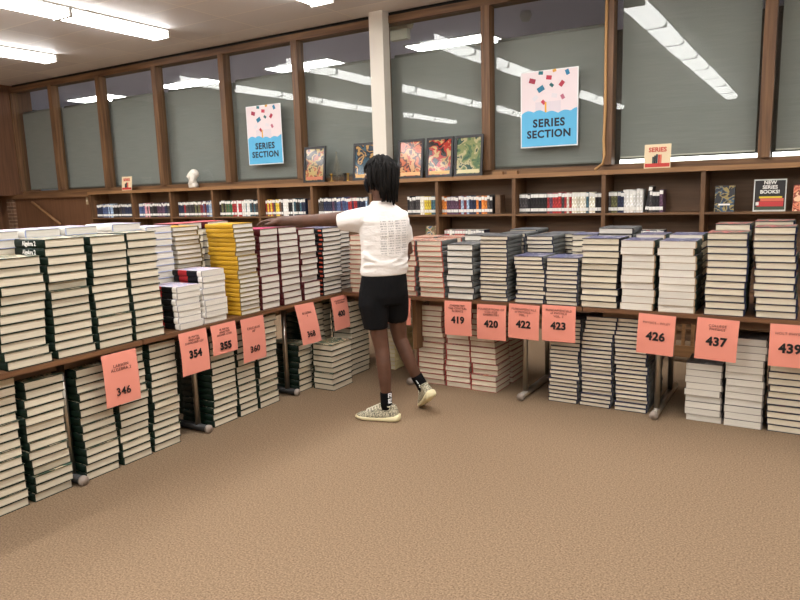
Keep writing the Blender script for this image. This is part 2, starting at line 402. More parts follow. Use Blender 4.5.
faceout(-3.87, .872, .19, .26, A_mix, 'colourful book face out on lower shelf right of the person')
# NEW SERIES BOOKS sign
blackcard = mat('black card', rgb(36, 33, 33), .5)
def sign_stand(name, x, y, z, w, h, m, label, cat='sign', tilt=-6, rz=0):
    e = obj(name, bx(-w/2, w/2, 0, .006, 0, h), m, loc=(x, y, z)); e.rotation_euler = (math.radians(tilt), 0, math.radians(rz))
    return tag(e, label, cat)
s = sign_stand('shelf_sign', -.345, 7.04, ZS, .262, .292, mat('clear sign holder', rgb(214, 216, 208), .25), 'black shelf sign about new series books beside the orange novel')
obj('insert', bx(-.122, .122, -.002, 0, .014, .28), blackcard, s)
text('lettering', 'NEW\nSERIES\nBOOKS!', .044, lab_m, s, (0, -.003, .218), .0012)
for nm, b, c in (('lower_book_print', (-.1, .112, -.004, -.002, .045, .09), rgb(196, 62, 62)), ('middle_book_print', (-.075, .112, -.004, -.002, .092, .118), rgb(214, 104, 84)), ('upper_book_print', (-.085, .1, -.004, -.002, .12, .136), rgb(222, 196, 60)), ('page_print', (-.11, -.085, -.0045, -.002, .055, .085), rgb(230, 226, 220)), ('table_print', (-.12, .12, -.0035, -.002, .016, .043), rgb(72, 84, 66))):
    obj(nm, bx(*b), mat(nm, c, .6), s)
# SERIES signs on the bookcase top
tan_m = mat('cream card', rgb(226, 206, 170), .6); redp = mat('red print', rgb(196, 62, 54), .6)
ZT = 1.697
def series(x, y, w, h, label):
    s = sign_stand('tabletop_sign', x, y, ZT, w, h, tan_m, label)
    obj('footer_band', bx(-w/2+.008, w/2-.008, -.002, 0, .01, h*.2), redp, s)
    text('lettering', 'SERIES', w*.245, redp, s, (0, -.003, h*.76), w*.006)
    for k, (dx, hh, c) in enumerate(((-.16, .28, rgb(60, 74, 70)), (-.09, .33, rgb(40, 42, 44)), (-.02, .38, rgb(44, 60, 66)), (.06, .36, rgb(196, 70, 58)), (.13, .36, rgb(214, 120, 96)))):
        obj('book_print', bx(w*(dx-.032), w*(dx+.032), -.002, 0, h*.2, h*(.2+hh)), mat('book print %d' % k, c, .6), s)
    return s
series(-1.32, 6.992, .245, .23, 'cream and red series sign standing right of the large poster')
series(-9.32, 6.992, .24, .215, 'small cream series sign on the bookcase top at far left')

# ------------------------------------------------------------------ white bust
bm = bmesh.new()
ball(bm, (0, 0, .175), (.066, .07, .078)); ball(bm, (0, -.045, .165), (.042, .035, .055))
ball(bm, (0, -.078, .163), (.01, .013, .016))
tube(bm, [(0, 0, .06), (0, 0, .13)], [.05, .045], 12)
rings(bm, [[(math.cos(a)*.115*sx, math.sin(a)*.07*sx, z) for a in [2*PI*k/16 for k in range(16)]] for z, sx in ((0, 1), (.03, 1.02), (.06, .95), (.085, .6), (.1, .42))])
for s_ in (-1, 1):
    rings(bm, [[(s_*(.05+o_)+a*.024, b*.03-.01+y_, z) for a, b in ((-1, -1), (1, -1), (1, 1), (-1, 1))] for z, o_, y_ in ((.05, .018, -.03), (.1, .022, -.012), (.17, .012, 0), (.235, -.03, 0))])
ball(bm, (0, .02, .2), (.075, .07, .07))
o = obj('bust', bm, mat('white plaster', rgb(236, 230, 218), .7), loc=(-7.87, 7.06, ZT), rz=math.radians(-35)); tag(o, 'small white plaster bust with draped headdress on bookcase top', 'bust')

# ------------------------------------------------------------------ framed prints
blackframe = mat('black frame', rgb(26, 25, 27), .35)
PR = [(-5.56, 'frame with a dark print of pale smoke at far left', [rgb(50, 46, 44), rgb(70, 62, 56), rgb(206, 180, 120), rgb(190, 110, 80), rgb(60, 54, 50)]),
      (-4.77, 'frame with blue and gold print partly behind the column', [rgb(46, 74, 92), rgb(60, 96, 112), rgb(40, 50, 60), rgb(208, 164, 100), rgb(40, 60, 76)]),
      (-4.115, 'frame with orange and brown print right of the column', [rgb(208, 92, 58), rgb(224, 120, 78), rgb(92, 44, 40), rgb(232, 176, 120), rgb(206, 88, 54)]),
      (-3.725, 'frame with black, red and cream print, middle of three', [rgb(52, 42, 36), rgb(30, 28, 28), rgb(196, 56, 44), rgb(216, 180, 120), rgb(70, 56, 44)]),
      (-3.355, 'frame with green hills print, rightmost of three', [rgb(72, 104, 84), rgb(100, 130, 92), rgb(150, 160, 110), rgb(206, 196, 150), rgb(60, 92, 80)])]
for i, (x, lab, cols) in enumerate(PR):
    e = empty('picture_frame', (x, 7.0, ZT)); e.rotation_euler = (math.radians(-7), 0, 0); tag(e, lab, 'picture', 'framed prints leaning on the bookcase top')
    w, h = .35, .46
    bm = bmesh.new()
    for b in ((-w/2, -w/2+.028, 0, .022, 0, h), (w/2-.028, w/2, 0, .022, 0, h), (-w/2+.028, w/2-.028, 0, .022, 0, .028), (-w/2+.028, w/2-.028, 0, .022, h-.028, h)): box(bm, *b)
    obj('moulding', bm, blackframe, e)
    obj('backing', bx(-w/2+.02, w/2-.02, .014, .02, .02, h-.02), dark, e)
    p = obj('print', bx(-w/2+.028, w/2-.028, .008, .014, .028, h-.028), art('print %d' % i, [tuple(v*.72 for v in c[:3])+(1,) for c in cols], 9, .12, 3.7*i+1), e)
    obj('caption_band', bx(-w/2+.04, w/2-.04, .0065, .008, .036, .075), mat('print band %d' % i, cols[3], .4), p)
# little wire tower and brass trinkets, two wood blocks
bm = bmesh.new()
for sx in (-1, 1):
    for s2 in (-1, 1): tube(bm, [(sx*.055, s2*.055, 0), (sx*.03, s2*.03, .14), (sx*.012, s2*.012, .26), (0, 0, .36)], .003, 5)
for z, r in ((.03, .052), (.09, .04), (.15, .03), (.2, .022)):
    q = [(-r, -r, z), (r, -r, z), (r, r, z), (-r, r, z), (-r, -r, z)]
    for a, b in zip(q, q[1:]): tube(bm, [a, b], .0025, 5)
    for a, b in zip(q, q[1:]): tube(bm, [a, (b[0]*.8, b[1]*.8, z+.05)], .002, 5)
ball(bm, (0, 0, .36), .014)
o = obj('wire_tower', bm, mat('grey wire', rgb(140, 136, 120), .4, .6), loc=(-5.215, 7.05, ZT)); tag(o, 'grey wire tower ornament between the two left frames', 'ornament')
brass = mat('brass', rgb(176, 140, 66), .35, .8)
for x, lab, r in ((-5.29, 'little brass cup ornament left of wire tower', .014), (-5.08, 'dark little ring ornament right of the wire tower', .018), (-5.03, 'brass candle ornament nearest the second frame', .012)):
    bm = bmesh.new(); tube(bm, [(0, 0, 0), (0, 0, .01), (0, 0, .02), (0, 0, .07), (0, 0, .09), (0, 0, .1)], [r*1.8, r*1.6, r*.5, r*.7, r*1.5, r*1.7], 12)
    tag(obj('ornament', bm, brass if 'brass' in lab else blackmetal, loc=(x, 7.03, ZT)), lab, 'ornament')
for x, lab in ((-3.0, 'small wooden block left of the pair under large poster'), (-2.83, 'small wooden block right of the pair under large poster')):
    tag(obj('wooden_block', bx(-.06, .06, 0, .05, 0, .035), wood_edge, loc=(x, 7.02, ZT)), lab, 'block')
# handrail and switch plates on the left panel
bm = bmesh.new(); tube(bm, [(-11.93, 6.96, 1.56), (-11.15, 6.96, 1.17)], .022, 10)
o = obj('handrail', bm, wood_edge); tag(o, 'sloping wooden handrail fixed to the left panel', 'handrail')
bm = bmesh.new(); tube(bm, [(-11.88, 6.96, 1.53), (-11.86, 7.0, 1.48), (-11.86, 7.05, 1.48)], .01, 8); obj('bracket', bm, chrome, o)
for x, w in ((-10.45, 'left'), (-10.32, 'right')):
    o = obj('wall_plate', bx(-.025, .025, -.008, 0, 0, .12), mat('ivory plate', rgb(178, 160, 128), .5), loc=(x, 7.05, 1.49)); tag(o, 'ivory wall plate left of the bookcase, %s of two' % w, 'plate')
    obj('toggle', bx(-.006, .006, -.014, -.008, .05, .07), white_paint, o)
# cord hanging down the mullion
bm = bmesh.new(); tube(bm, [(-1.852, 7.085, 3.5), (-1.856, 7.085, 2.9), (-1.85, 7.085, 2.3), (-1.86, 7.08, 2.0), (-1.85, 7.07, 1.85), (-1.86, 7.05, 1.76), (-1.93, 7.02, 1.705)], .014, 8)
o = obj('pull_cord', bm, mat('tan cord', rgb(188, 146, 96), .8)); tag(o, 'tan cord hanging down the mullion right of large poster', 'cord')

# ------------------------------------------------------------------ SERIES SECTION posters
pink_bg = mat('poster pink', rgb(236, 222, 224), .5); blue_bg = mat('poster blue', rgb(96, 184, 226), .5); white_bg = mat('poster white', rgb(240, 240, 240), .5)
navy_ink = mat('poster navy ink', rgb(36, 40, 56), .6)
for x, lab in ((-2.475, 'large series section poster on the glass, right of the framed prints'), (-6.53, 'series section poster on the glass, left of the frames')):
    w, h = .635, .80
    e = obj('poster', bx(-w/2, w/2, -.003, 0, 0, h), white_bg, loc=(x, 7.19, 1.975)); tag(e, lab, 'poster', 'series section posters')
    obj('upper_field', bx(-w/2+.012, w/2-.012, -.0042, -.003, h*.4, h-.01), pink_bg, e)
    bm = bmesh.new()
    pts = [(-w/2+.012, .012), (w/2-.012, .012)]
    n = 40
    for k in range(n+1):
        u = 1-k/n; pts.append((-w/2+.012+(w-.024)*u, .36+.022*abs(math.sin(u*PI*4.5))+.012*math.sin(u*7)))
    vf = [bm.verts.new((a, -.0062, b)) for a, b in pts]; vb = [bm.verts.new((a, -.003, b)) for a, b in pts]
    bm.faces.new(vf); bm.faces.new(vb[::-1])
    for k in range(len(pts)): bm.faces.new((vf[k], vf[(k+1) % len(pts)], vb[(k+1) % len(pts)], vb[k]))
    obj('wave', bm, blue_bg, e)
    text('lettering', 'SERIES', .115, navy_ink, e, (.0, -.007, .25), .004, 1.12)
    text('lettering', 'SECTION', .110, navy_ink, e, (.0, -.007, .135), .004, 1.1)
    rr = random.Random(3)
    for k, (px, pz, sz, an, c) in enumerate(((-.185, .70, .07, .3, (168, 60, 80)), (-.09, .61, .075, -.5, (46, 120, 150)), (.0, .72, .06, .15, (196, 64, 84)), (.03, .64, .045, .7, (30, 96, 100)), (.14, .645, .06, -.9, (180, 58, 76)), (.2, .755, .055, 1.2, (50, 130, 170)), (-.06, .47, .05, .8, (196, 64, 84)), (-.15, .52, .06, -.7, (226, 222, 226)), (.06, .53, .06, .2, (226, 220, 224)), (.15, .51, .05, 1.1, (190, 110, 130)), (-.09, .775, .05, .1, (46, 120, 130)), (.06, .785, .04, -.2, (226, 170, 80)))):
        T = Matrix.Translation((px, 0, pz)) @ Matrix.Rotation(an, 4, 'Y'); bm = bmesh.new(); box(bm, -sz/2, sz/2, -.0055, -.0042, -sz*.36, sz*.36, 0, T)
        obj('flying_book_print', bm, mat('poster book %d' % k, rgb(*c), .6), e)
    obj('pencil_print', bx(-.045, -.025, -.0058, -.0042, .36, .47), mat('poster gold', rgb(230, 172, 60), .6), e)
    obj('open_book_print', bx(-.15, .13, -.005, -.0042, .36, .475), mat('poster page', rgb(224, 214, 220), .6), e)

# ------------------------------------------------------------------ tables
ZTAB = .735
def pedestal(parent, x, ydir, m=chrome):
    """one T leg at local x: a foot tube across the table's depth, two posts"""
    y0, y1 = .03, .82
    bm = bmesh.new(); tube(bm, [(x, y0, .03), (x, y1, .03)], .025, 14); o = obj('leg', bm, m, parent)
    bm = bmesh.new(); tube(bm, [(x, y0-.006, .03), (x, y0+.012, .03)], .028, 14); obj('end_cap', bm, mat('pale cap', rgb(150, 138, 128), .5), o)
    for y in (.13, .62):
        bm = bmesh.new(); tube(bm, [(x, y, .04), (x, y, .70)], .019, 12); obj('post', bm, chrome, o)
    bm = bmesh.new(); box(bm, x-.03, x+.03, .1, .75, .68, .705); obj('top_bracket', bm, blackmetal, o)
def table(name, loc, rz, length, feet, label, wm, depth=.92, panel=False):
    """local x along the length, local y = away from the front edge"""
    e = empty(name, loc, rz); tag(e, label, 'table', 'folding tables in an L along the room')
    bm = bmesh.new(); box(bm, 0, length, 0, depth, ZTAB-.03, ZTAB-.001); bmesh.ops.bevel(bm, geom=[x for x in bm.edges], offset=.004, segments=2, affect='EDGES')
    obj('tabletop', bm, wm, e)
    bm = bmesh.new(); box(bm, .1, length-.1, .14, .16, .64, .705); box(bm, .1, length-.1, .74, .76, .64, .705); obj('apron_rail', bm, wood_dk, e)
    for f in feet: pedestal(e, f, 1, blackmetal if rz else chrome)
    if panel: obj('end_panel', bx(.0, .035, .04, .16, .3, .704), wood_mul, e)
    return e
RL = PI/2     # left run: local x -> +Y, local y -> -X
table('folding_table', (-3.315, .62, 0), RL, 1.88, [.51, 1.44], 'nearest brown folding table of the left run, holding the green textbooks', wood_tab)
table('folding_table', (-3.315, 2.505, 0), RL, 1.97, [.465, 1.375], 'middle brown folding table under the yellow textbook stack', wood_tab)
table('folding_table', (-4.235, 4.485, 0), 0, 1.56, [1.53], 'corner folding table behind the person where both runs meet', wood_tab)
table('folding_table', (-2.67, 4.485, 0), 0, 1.365, [.91], 'brown folding table with the 419 to 423 cards', wood_tab, panel=True)
table('folding_table', (-1.3, 4.485, 0), 0, 1.9, [.475, 1.5], 'right hand folding table with the 426 and 437 cards', wood_tab)

# ------------------------------------------------------------------ textbooks
def cm(n, c, **k): return mat('cover '+n, rgb(*c), .5, spec=.2, **k)
green = cm('green', (7, 28, 18)); dkgreen = cm('dark green', (36, 48, 42)); navy = cm('navy', (24, 28, 56)); maroon = cm('maroon', (70, 14, 20)); blackc = cm('black', (16, 16, 20)); yellow = cm('yellow', (190, 146, 36), var=.08)
salmonc = cm('salmon', (172, 76, 62)); greyc = cm('grey', (92, 94, 92)); charcoal = cm('charcoal', (46, 46, 48)); ivory = cm('ivory', (232, 228, 220)); tanc = cm('tan', (150, 124, 96)); olive = cm('olive', (112, 98, 62)); paleblue = cm('pale blue', (158, 170, 204)); pinkc = cm('hot pink', (190, 60, 100)); redc = cm('red', (176, 42, 46)); cream_c = cm('cream cover', (206, 190, 140)); greyline = cm('warm grey', (120, 112, 106))
A_green = art('green cover art', [rgb(40, 74, 56), rgb(150, 130, 100), rgb(60, 92, 76), rgb(206, 190, 160), rgb(38, 64, 52)], 14)
A_pink = art('chemistry cover art', [rgb(150, 104, 92), rgb(196, 150, 130), rgb(110, 90, 96), rgb(224, 190, 160), rgb(176, 110, 84)], 20)
A_blue = art('physics cover art', [rgb(74, 72, 104), rgb(98, 98, 130), rgb(64, 66, 90), rgb(150, 146, 160)], 16)
A_gr = art('grey cover art', [rgb(92, 92, 92), rgb(70, 72, 76), rgb(120, 118, 116)], 12)
A_red = art('red green cover art', [rgb(150, 70, 70), rgb(170, 96, 90), rgb(90, 96, 80), rgb(60, 66, 60)], 9)
A_wb = art('blue white cover art', [rgb(206, 204, 214), rgb(170, 172, 206), rgb(220, 200, 204), rgb(150, 150, 190)], 14)
A_red2 = art('crimson cover art', [rgb(196, 50, 58), rgb(206, 90, 96), rgb(176, 40, 50), rgb(216, 150, 150)], 9)
# kind: name, look, cover, top art, pages, board thickness, spine side, spine bands
K = {
 'green': ('algebra_textbook', 'dark green textbook', green, A_green, page_m, .0038, -1, ()),
 'greenR': ('algebra_textbook', 'dark green textbook', green, A_green, page_m, .0038, -1, ()),
 'red2': ('algebra_textbook', 'maroon-edged textbook', maroon, maroon, page_w, .0032, -1, ()),
 'ib': ('mathematics_paperback', 'white paperback', cm('pale grey', (150, 148, 146)), A_wb, page_w, .002, -1, ((0, .14, ivory), (.14, .5, blackc), (.5, .8, redc), (.8, 1, blackc))),
 'yellow': ('calculus_textbook', 'yellow-spined textbook', olive, yellow, page_w, .0032, -1, ((0, 1, yellow),)),
 'olive': ('calculus_textbook', 'olive-edged textbook', olive, yellow, page_w, .0032, 1, ((0, 1, yellow),)),
 'red': ('algebra_textbook', 'maroon-edged textbook', maroon, pinkc, page_w, .0032, -1, ()),
 'red3': ('algebra_textbook', 'crimson-covered textbook', maroon, A_red2, page_w, .0032, -1, ()),
 'black': ('hardback_textbook', 'black-spined textbook with orange square', blackc, A_blue, page_w, .0036, -1, ((0, .02, blackc), (.02, .14, cm('orange red', (206, 96, 74))), (.16, 1, blackc))),
 'chem': ('chemistry_textbook', 'salmon-edged textbook', salmonc, A_pink, page_m, .0028, 1, ((0, 1, greyc),)),
 'chemR': ('chemistry_textbook', 'red-edged textbook', cm('brick', (150, 60, 54)), A_pink, page_m, .0028, -1, ()),
 'thick': ('hardback_textbook', 'thick charcoal textbook', charcoal, A_gr, page_w, .0042, 1, ((0, 1, greyc),)),
 'foc': ('chemistry_textbook', 'grey-spined navy textbook', navy, A_gr, page_m, .0034, 1, ((0, 1, greyc),)),
 'phys': ('physics_textbook', 'slim navy textbook', navy, A_blue, page_m, .0034, 1, ((0, 1, greyc),)),
 'wide': ('physics_textbook', 'black-edged textbook', blackc, A_blue, page_m, .0034, 1, ()),
 'wiley': ('physics_textbook', 'plain white-paged textbook', tanc, A_blue, page_w, .0018, 1, ((0, 1, dkgreen),)),
 'college': ('physics_textbook', 'navy-edged textbook', navy, A_red, page_m, .0034, 1, ((0, 1, dkgreen),)),
 'grey': ('physics_textbook', 'thin-covered pale textbook', greyline, A_gr, page_w, .0016, 1, ((0, 1, charcoal),)),
 'wb': ('hardback_textbook', 'blue-edged white textbook', paleblue, A_wb, page_w, .0024, -1, ((0, 1, ivory),)),
 'tan': ('hardback_textbook', 'tan-edged textbook', cream_c, A_gr, page_m, .003, 1, ((0, 1, cream_c),)),
}
BM = {}
def book_meshes(kind, w, d, t):
    k = (kind, round(w, 2), round(d, 2), round(t, 4))
    if k in BM: return BM[k]
    nm, look, cov, top, pg, c, s, bands = K[kind]; w, d = k[1], k[2]
    bm = bmesh.new(); h = w/2
    prof = [(-h, 0), (h-.007, 0), (h-.002, t*.1), (h, t*.32), (h, t*.68), (h-.002, t*.9), (h-.007, t), (-h, t), (-h, t-c), (h-.009, t-c), (h-.009, c), (-h, c)]
    if not bands: bands = ((0, 1, cov),)
    mats = [cov, top]; ys = [-d/2]; mi = []
    for a, b, m in bands:
        ys.append(-d/2+d*b)
        if m not in mats: mats.append(m)
        mi.append(mats.index(m))
    rr = [[bm.verts.new((s*x, y, z)) for x, z in prof] for y in ys]; n = len(prof)
    for a, b, m in zip(rr, rr[1:], mi):
        for i in range(n):
            f = bm.faces.new((a[i], a[(i+1) % n], b[(i+1) % n], b[i]))
            f.material_index = (m if kind != 'black' or i == 3 else 0) if 1 <= i <= 5 else (1 if i == 6 else 0); f.smooth = 1 <= i <= 5
    for r_ in (rr[0], rr[-1]):
        a = r_
        for q in ((0, 1, 10, 11), (1, 2, 3, 10), (3, 4, 9, 10), (4, 5, 6, 9), (6, 7, 8, 9)): bm.faces.new([a[i] for i in q])
    cov_me = mesh('cover', bm, mats)
    bm = bmesh.new(); ins = .005 if c > .002 else .001
    xa, xb = -h+ins, h-.010
    xs = [s*xa, s*xb]; box(bm, min(xs), max(xs), -d/2+ins, d/2-ins, c, t-c)
    BM[k] = (cov_me, mesh('pages', bm, pg)); return BM[k]

FILL = []
def stack(kind, cx, cy, rz, n, t, w, where, group, z0=0., d=.265, show=None, jit=.005, drift=.004, yaw=1.2, rng=None, run=0.):
    """(cx, cy) = middle of the front face's foot; front looks to local -Y; show = only the top books are individual"""
    r = rng or random.Random(hash((round(cx, 3), round(cy, 3), n)) & 0xffff)
    ca, sa = math.cos(rz), math.sin(rz); ox = oy = 0.; out = []; tot = n
    nm, look = K[kind][:2]; w -= .008
    cov, pag = book_meshes(kind, w, d, t)
    for k in range(n):
        ox += r.gauss(0, drift); oy += r.gauss(0, drift); ox *= .85; oy *= .85
        lx, ly = ox+r.uniform(-jit, jit)*.7+run*k, d/2+max(-.012, min(.02, oy+r.uniform(-jit, jit)))
        if k % 5 == 3 and r.random() < .35: ly += r.choice((-.008, .012))
        x, y = cx+lx*ca-ly*sa, cy+lx*sa+ly*ca; z = z0+k*t
        if show is not None and n-k > show:
            FILL.append((x, y, z, rz, w, d, t)); continue
        o = obj(nm, cov, loc=(x, y, z), rz=rz+math.radians(r.gauss(0, yaw)*.6)); obj('pages', pag, parent=o)
        i = n-k
        tag(o, '%s, %s of %s' % (look, 'top one' if i == 1 else ordn(i)+' from top', where), 'book', group)
        out.append(o)
    return out
GT, GF = 'textbooks stacked on the tables', 'textbooks stacked on the floor'
Z = ZTAB
def LT(kind, y0, y1, n, t, where, x=-3.332, **k): return stack(kind, x, (y0+y1)/2, RL, n, t, y1-y0, where, GT, Z, **k)
def RTs(kind, x0, x1, n, t, where, y=4.5, **k): return stack(kind, (x0+x1)/2, y, 0, n, t, x1-x0, where, GT, Z, **k)
def LF(kind, y0, y1, n, t, where, x=-3.39, **k): return stack(kind, x, (y0+y1)/2, RL, n, t, y1-y0, where, GF, 0, **k)
def RF(kind, x0, x1, n, t, where, y=4.62, **k): return stack(kind, (x0+x1)/2, y, 0, n, t, x1-x0, where, GF, 0, **k)
# left table, front row
LT('green', 1.711, 1.958, 12, .0458, 'leftmost stack on the left table')
s2 = LT('green', 1.975, 2.21, 14, .0448, 'second stack on the left table')
LT('green', 2.222, 2.455, 14, .0445, 'stack above the 346 card')
LT('green', 2.462, 2.682, 14, .0448, 'last green stack left of the white paperbacks')
LT('ib', 2.775, 2.972, 7, .0386, 'low paperback stack above the 354 card', drift=.002)
LT('ib', 2.99, 3.20, 9, .0386, 'paperback stack above the 355 card', drift=.003)
LT('yellow', 3.305, 3.515, 20, .0316, 'tall yellow stack above the 360 card', d=.26)
LT('red', 3.535, 3.745, 12, .0485, 'maroon stack just right of yellow stack', run=-.0008)
LT('red2', 3.757, 3.985, 12, .0482, 'second maroon stack from the yellow stack', run=-.0012)
LT('red2', 3.995, 4.215, 12, .046, 'third maroon stack from the yellow stack', run=-.0012)
LT('black', 4.245, 4.50, 15, .0362, 'black stack above the 400 card')
stack('black', -3.42, 4.66, RL, 14, .0362, .22, 'black stack in the table corner', GT, Z)
# spine titles on the two books whose spines face the room
for o in s2[-2:]:
    m4 = Matrix.Rotation(-PI/2, 4, 'Z') @ Matrix.Rotation(PI/2, 4, 'X')
    me = text_mesh('Algebra 2', .032, .0012); me.transform(Matrix.Rotation(-PI/2, 4, 'Z') @ UPR); me.materials.clear(); me.materials.append(lab_m)
    obj('spine_title', me, parent=o, loc=(-.1145, -.0, .022))
# left table, second and third rows: mostly their tops show
for y0, y1, sh in ((1.82, 2.04, 1), (2.05, 2.268, 1), (2.275, 2.495, 1), (2.595, 2.815, 1)):
    LT('wb', y0, y1, 15, .0446, 'row behind green stacks, %s from its left' % ordn({1.82: 1, 2.05: 2, 2.275: 3, 2.595: 4}[y0]), x=-3.64, show=2)
LT('wb', 2.83, 3.05, 15, .0425, 'pale stack behind the white paperbacks', x=-3.64, show=11)
LT('olive', 3.06, 3.29, 20, .0312, 'olive stack behind the white paperbacks', x=-3.64, show=10)
for i, (y0, y1) in enumerate(((3.33, 3.6), (3.62, 3.9))):
    r_ = stack('red3', -3.94, (y0+y1)/2, RL, 13, .0485, .24, 'back row behind the %s stack' % ['yellow', 'first maroon'][i], GT, Z, show=1)
# right table, front row
RTs('chem', -3.245, -3.03, 12, .0392, 'salmon stack left of the person')
RTs('chem', -2.815, -2.602, 11, .0397, 'salmon stack just right of person')
RTs('chem', -2.592, -2.362, 11, .0397, 'salmon stack left of the 419 card')
RTs('thick', -2.335, -2.105, 9, .046, 'thick stack above the 419 card', drift=.007)
RTs('foc', -2.072, -1.84, 16, .0298, 'tall stack above the 420 card')
RTs('phys', -1.812, -1.583, 11, .0304, 'stack above the 422 card', drift=.006)
RTs('phys', -1.565, -1.33, 11, .0301, 'stack above the 423 card')
RTs('wide', -1.322, -1.063, 11, .0424, 'first stack right of the 423 card')
RTs('wiley', -1.055, -.832, 10, .0456, 'second stack right of the 423 card')
RTs('wiley', -.824, -.592, 10, .0454, 'stack with green spines near the 426 card', jit=.004)
RTs('college', -.549, -.315, 12, .0423, 'stack above the 437 card')
RTs('college', -.262, -.034, 13, .0418, 'stack above the 439 card', run=-.001)
# right table, second row
RTs('chem', -2.83, -2.60, 11, .04, 'back row right of the person', y=4.80, show=1)
RTs('chem', -2.585, -2.36, 11, .04, 'back row left of the 419 card', y=4.80, show=1)
RTs('thick', -2.335, -2.11, 10, .046, 'back row behind the thick stack', y=4.80, show=1)
RTs('foc', -2.05, -1.835, 16, .0298, 'back row behind the 420 stack', y=4.80, show=7)
RTs('foc', -1.815, -1.60, 15, .0304, 'back row behind the 422 stack', y=4.80, show=6)
RTs('foc', -1.80, -1.53, 15, .0304, 'farthest row behind the 422 stack', y=5.09, show=6)
RTs('foc', -2.07, -1.83, 16, .0304, 'farthest row behind the 420 stack', y=5.09, show=1)
RTs('wide', -1.50, -1.30, 11, .0424, 'back row behind the 423 stack', y=4.85, show=2)
RTs('thick', -1.29, -1.04, 12, .0432, 'back row behind the black-edged stack', y=4.80, show=2)
RTs('wiley', -1.03, -.83, 10, .0472, 'back row, third left of the 437 card', y=4.80, show=1)
RTs('wiley', -.82, -.60, 10, .0472, 'back row, first left of the 437 card', y=4.80, show=1)
RTs('college', -.545, -.325, 13, .0418, 'back row behind the 437 stack', y=4.80, show=2)
RTs('college', -.30, -.07, 13, .0432, 'back row behind the 439 stack', y=4.80, show=1)
# under the left table
LF('green', 1.56, 1.788, 15, .0458, 'leftmost floor stack')
LF('green', 1.80, 2.025, 14, .0462, 'second floor stack from left', drift=.006)
LF('green', 2.095, 2.325, 14, .0456, 'third floor stack from left')
LF('green', 2.335, 2.555, 15, .0453, 'floor stack behind the 346 card')
LF('green', 2.563, 2.785, 15, .0452, 'floor stack left of the 354 card')
LF('green', 3.05, 3.285, 14, .0456, 'floor stack below the 355 card', d=.30)
LF('green', 3.297, 3.495, 14, .0456, 'floor stack below the 360 card')
LF('green', 3.505, 3.73, 15, .0452, 'floor stack right of the 360 card')
LF('green', 3.955, 4.13, 8, .0475, 'low floor stack below the 368 card', d=.32)
LF('green', 4.14, 4.37, 14, .0475, 'tall floor stack between 368 and 400', x=-3.44)
LF('green', 4.385, 4.60, 14, .0475, 'floor stack behind the 400 card', x=-3.53)
stack('greenR', -3.27, 4.11, 0, 8, .0462, .21, 'protruding low floor stack near the person', GF, 0, jit=.003, drift=.002)
stack('greenR', -3.39, 4.545, 0, 14, .0462, .21, 'tall floor stack just left of the person', GF, 0, jit=.003, drift=.002)
stack('tan', -3.16, 4.87, 0, 10, .036, .22, "floor stack behind the person's legs", GF, 0, d=.33, jit=.003, drift=.003)
# under the right tables
RF('chemR', -2.692, -2.445, 15, .0432, 'floor stack left of the 419 card', y=4.63)
RF('chemR', -2.44, -2.215, 15, .0432, 'floor stack below the 419 card')
RF('chemR', -2.21, -1.985, 15, .0432, 'floor stack below the 420 card', drift=.006)
RF('chemR', -2.21, -1.985, 14, .0432, 'second-row floor stack behind the 420 card', y=4.93)
RF('phys', -1.592, -1.368, 21, .0296, 'floor stack below the 423 card', run=.001)
RF('phys', -1.36, -1.128, 22, .0296, 'middle floor stack between 423 and 426', run=.0015)
RF('phys', -1.115, -.885, 22, .0296, 'floor stack left of the 426 card', run=.0005)
RF('phys', -1.115, -.89, 21, .0296, 'second-row floor stack behind 426', y=4.91, run=.0005, show=21)
RF('grey', -.645, -.422, 9, .0433, 'low floor stack below the 437 card')
RF('grey', -.416, -.186, 13, .0444, 'floor stack between the 437 and 439 cards', run=.001)
RF('college', -.178, .05, 13, .0425, 'floor stack below the 439 card')
# the buried lower books of the back rows: nobody can see or count them
UNDER = []
for x_ in (-3.83, -4.1):
    for k_ in range(11):
        y_ = 1.62+.238*k_
        if any(abs(y_-f) < .16 for f in (1.13, 2.06, 2.97, 3.88)): continue
        for j in range(14): UNDER.append((x_, y_, j*.0462, RL, .225, .255, .0462))
bm = bmesh.new()
for x, y, z, rz, w, d, t in UNDER: box(bm, -w/2, w/2, -d/2, d/2, .0, t-.0006, 3, Matrix.Translation((x, y, z)) @ Matrix.Rotation(rz, 4, 'Z'))
for x, y, z, rz, w, d, t in FILL:
    T = Matrix.Translation((x, y, z)) @ Matrix.Rotation(rz, 4, 'Z')
    box(bm, -w/2, w/2, -d/2, d/2, .0, .003, 1, T); box(bm, -w/2+.004, w/2-.004, -d/2+.004, d/2-.004, .003, t-.003, 0, T); box(bm, -w/2, w/2, -d/2, d/2, t-.003, t, 1, T)
for k in range(12):      # stack hidden behind the person
    T = Matrix.Translation((-2.922, 4.63, Z+k*.039)); w, d, t = .2, .26, .039
    box(bm, -w/2, w/2, -d/2, d/2, .0, .003, 2, T); box(bm, -w/2+.004, w/2-.004, -d/2+.004, d/2-.004, .003, t-.003, 0, T); box(bm, -w/2, w/2, -d/2, d/2, t-.003, t, 2, T)
o = obj('buried_textbooks', bm, [page_m, navy, salmonc, green]); o['kind'] = 'stuff'; tag(o, 'buried lower books of the back stacks, on and under the tables', 'books')

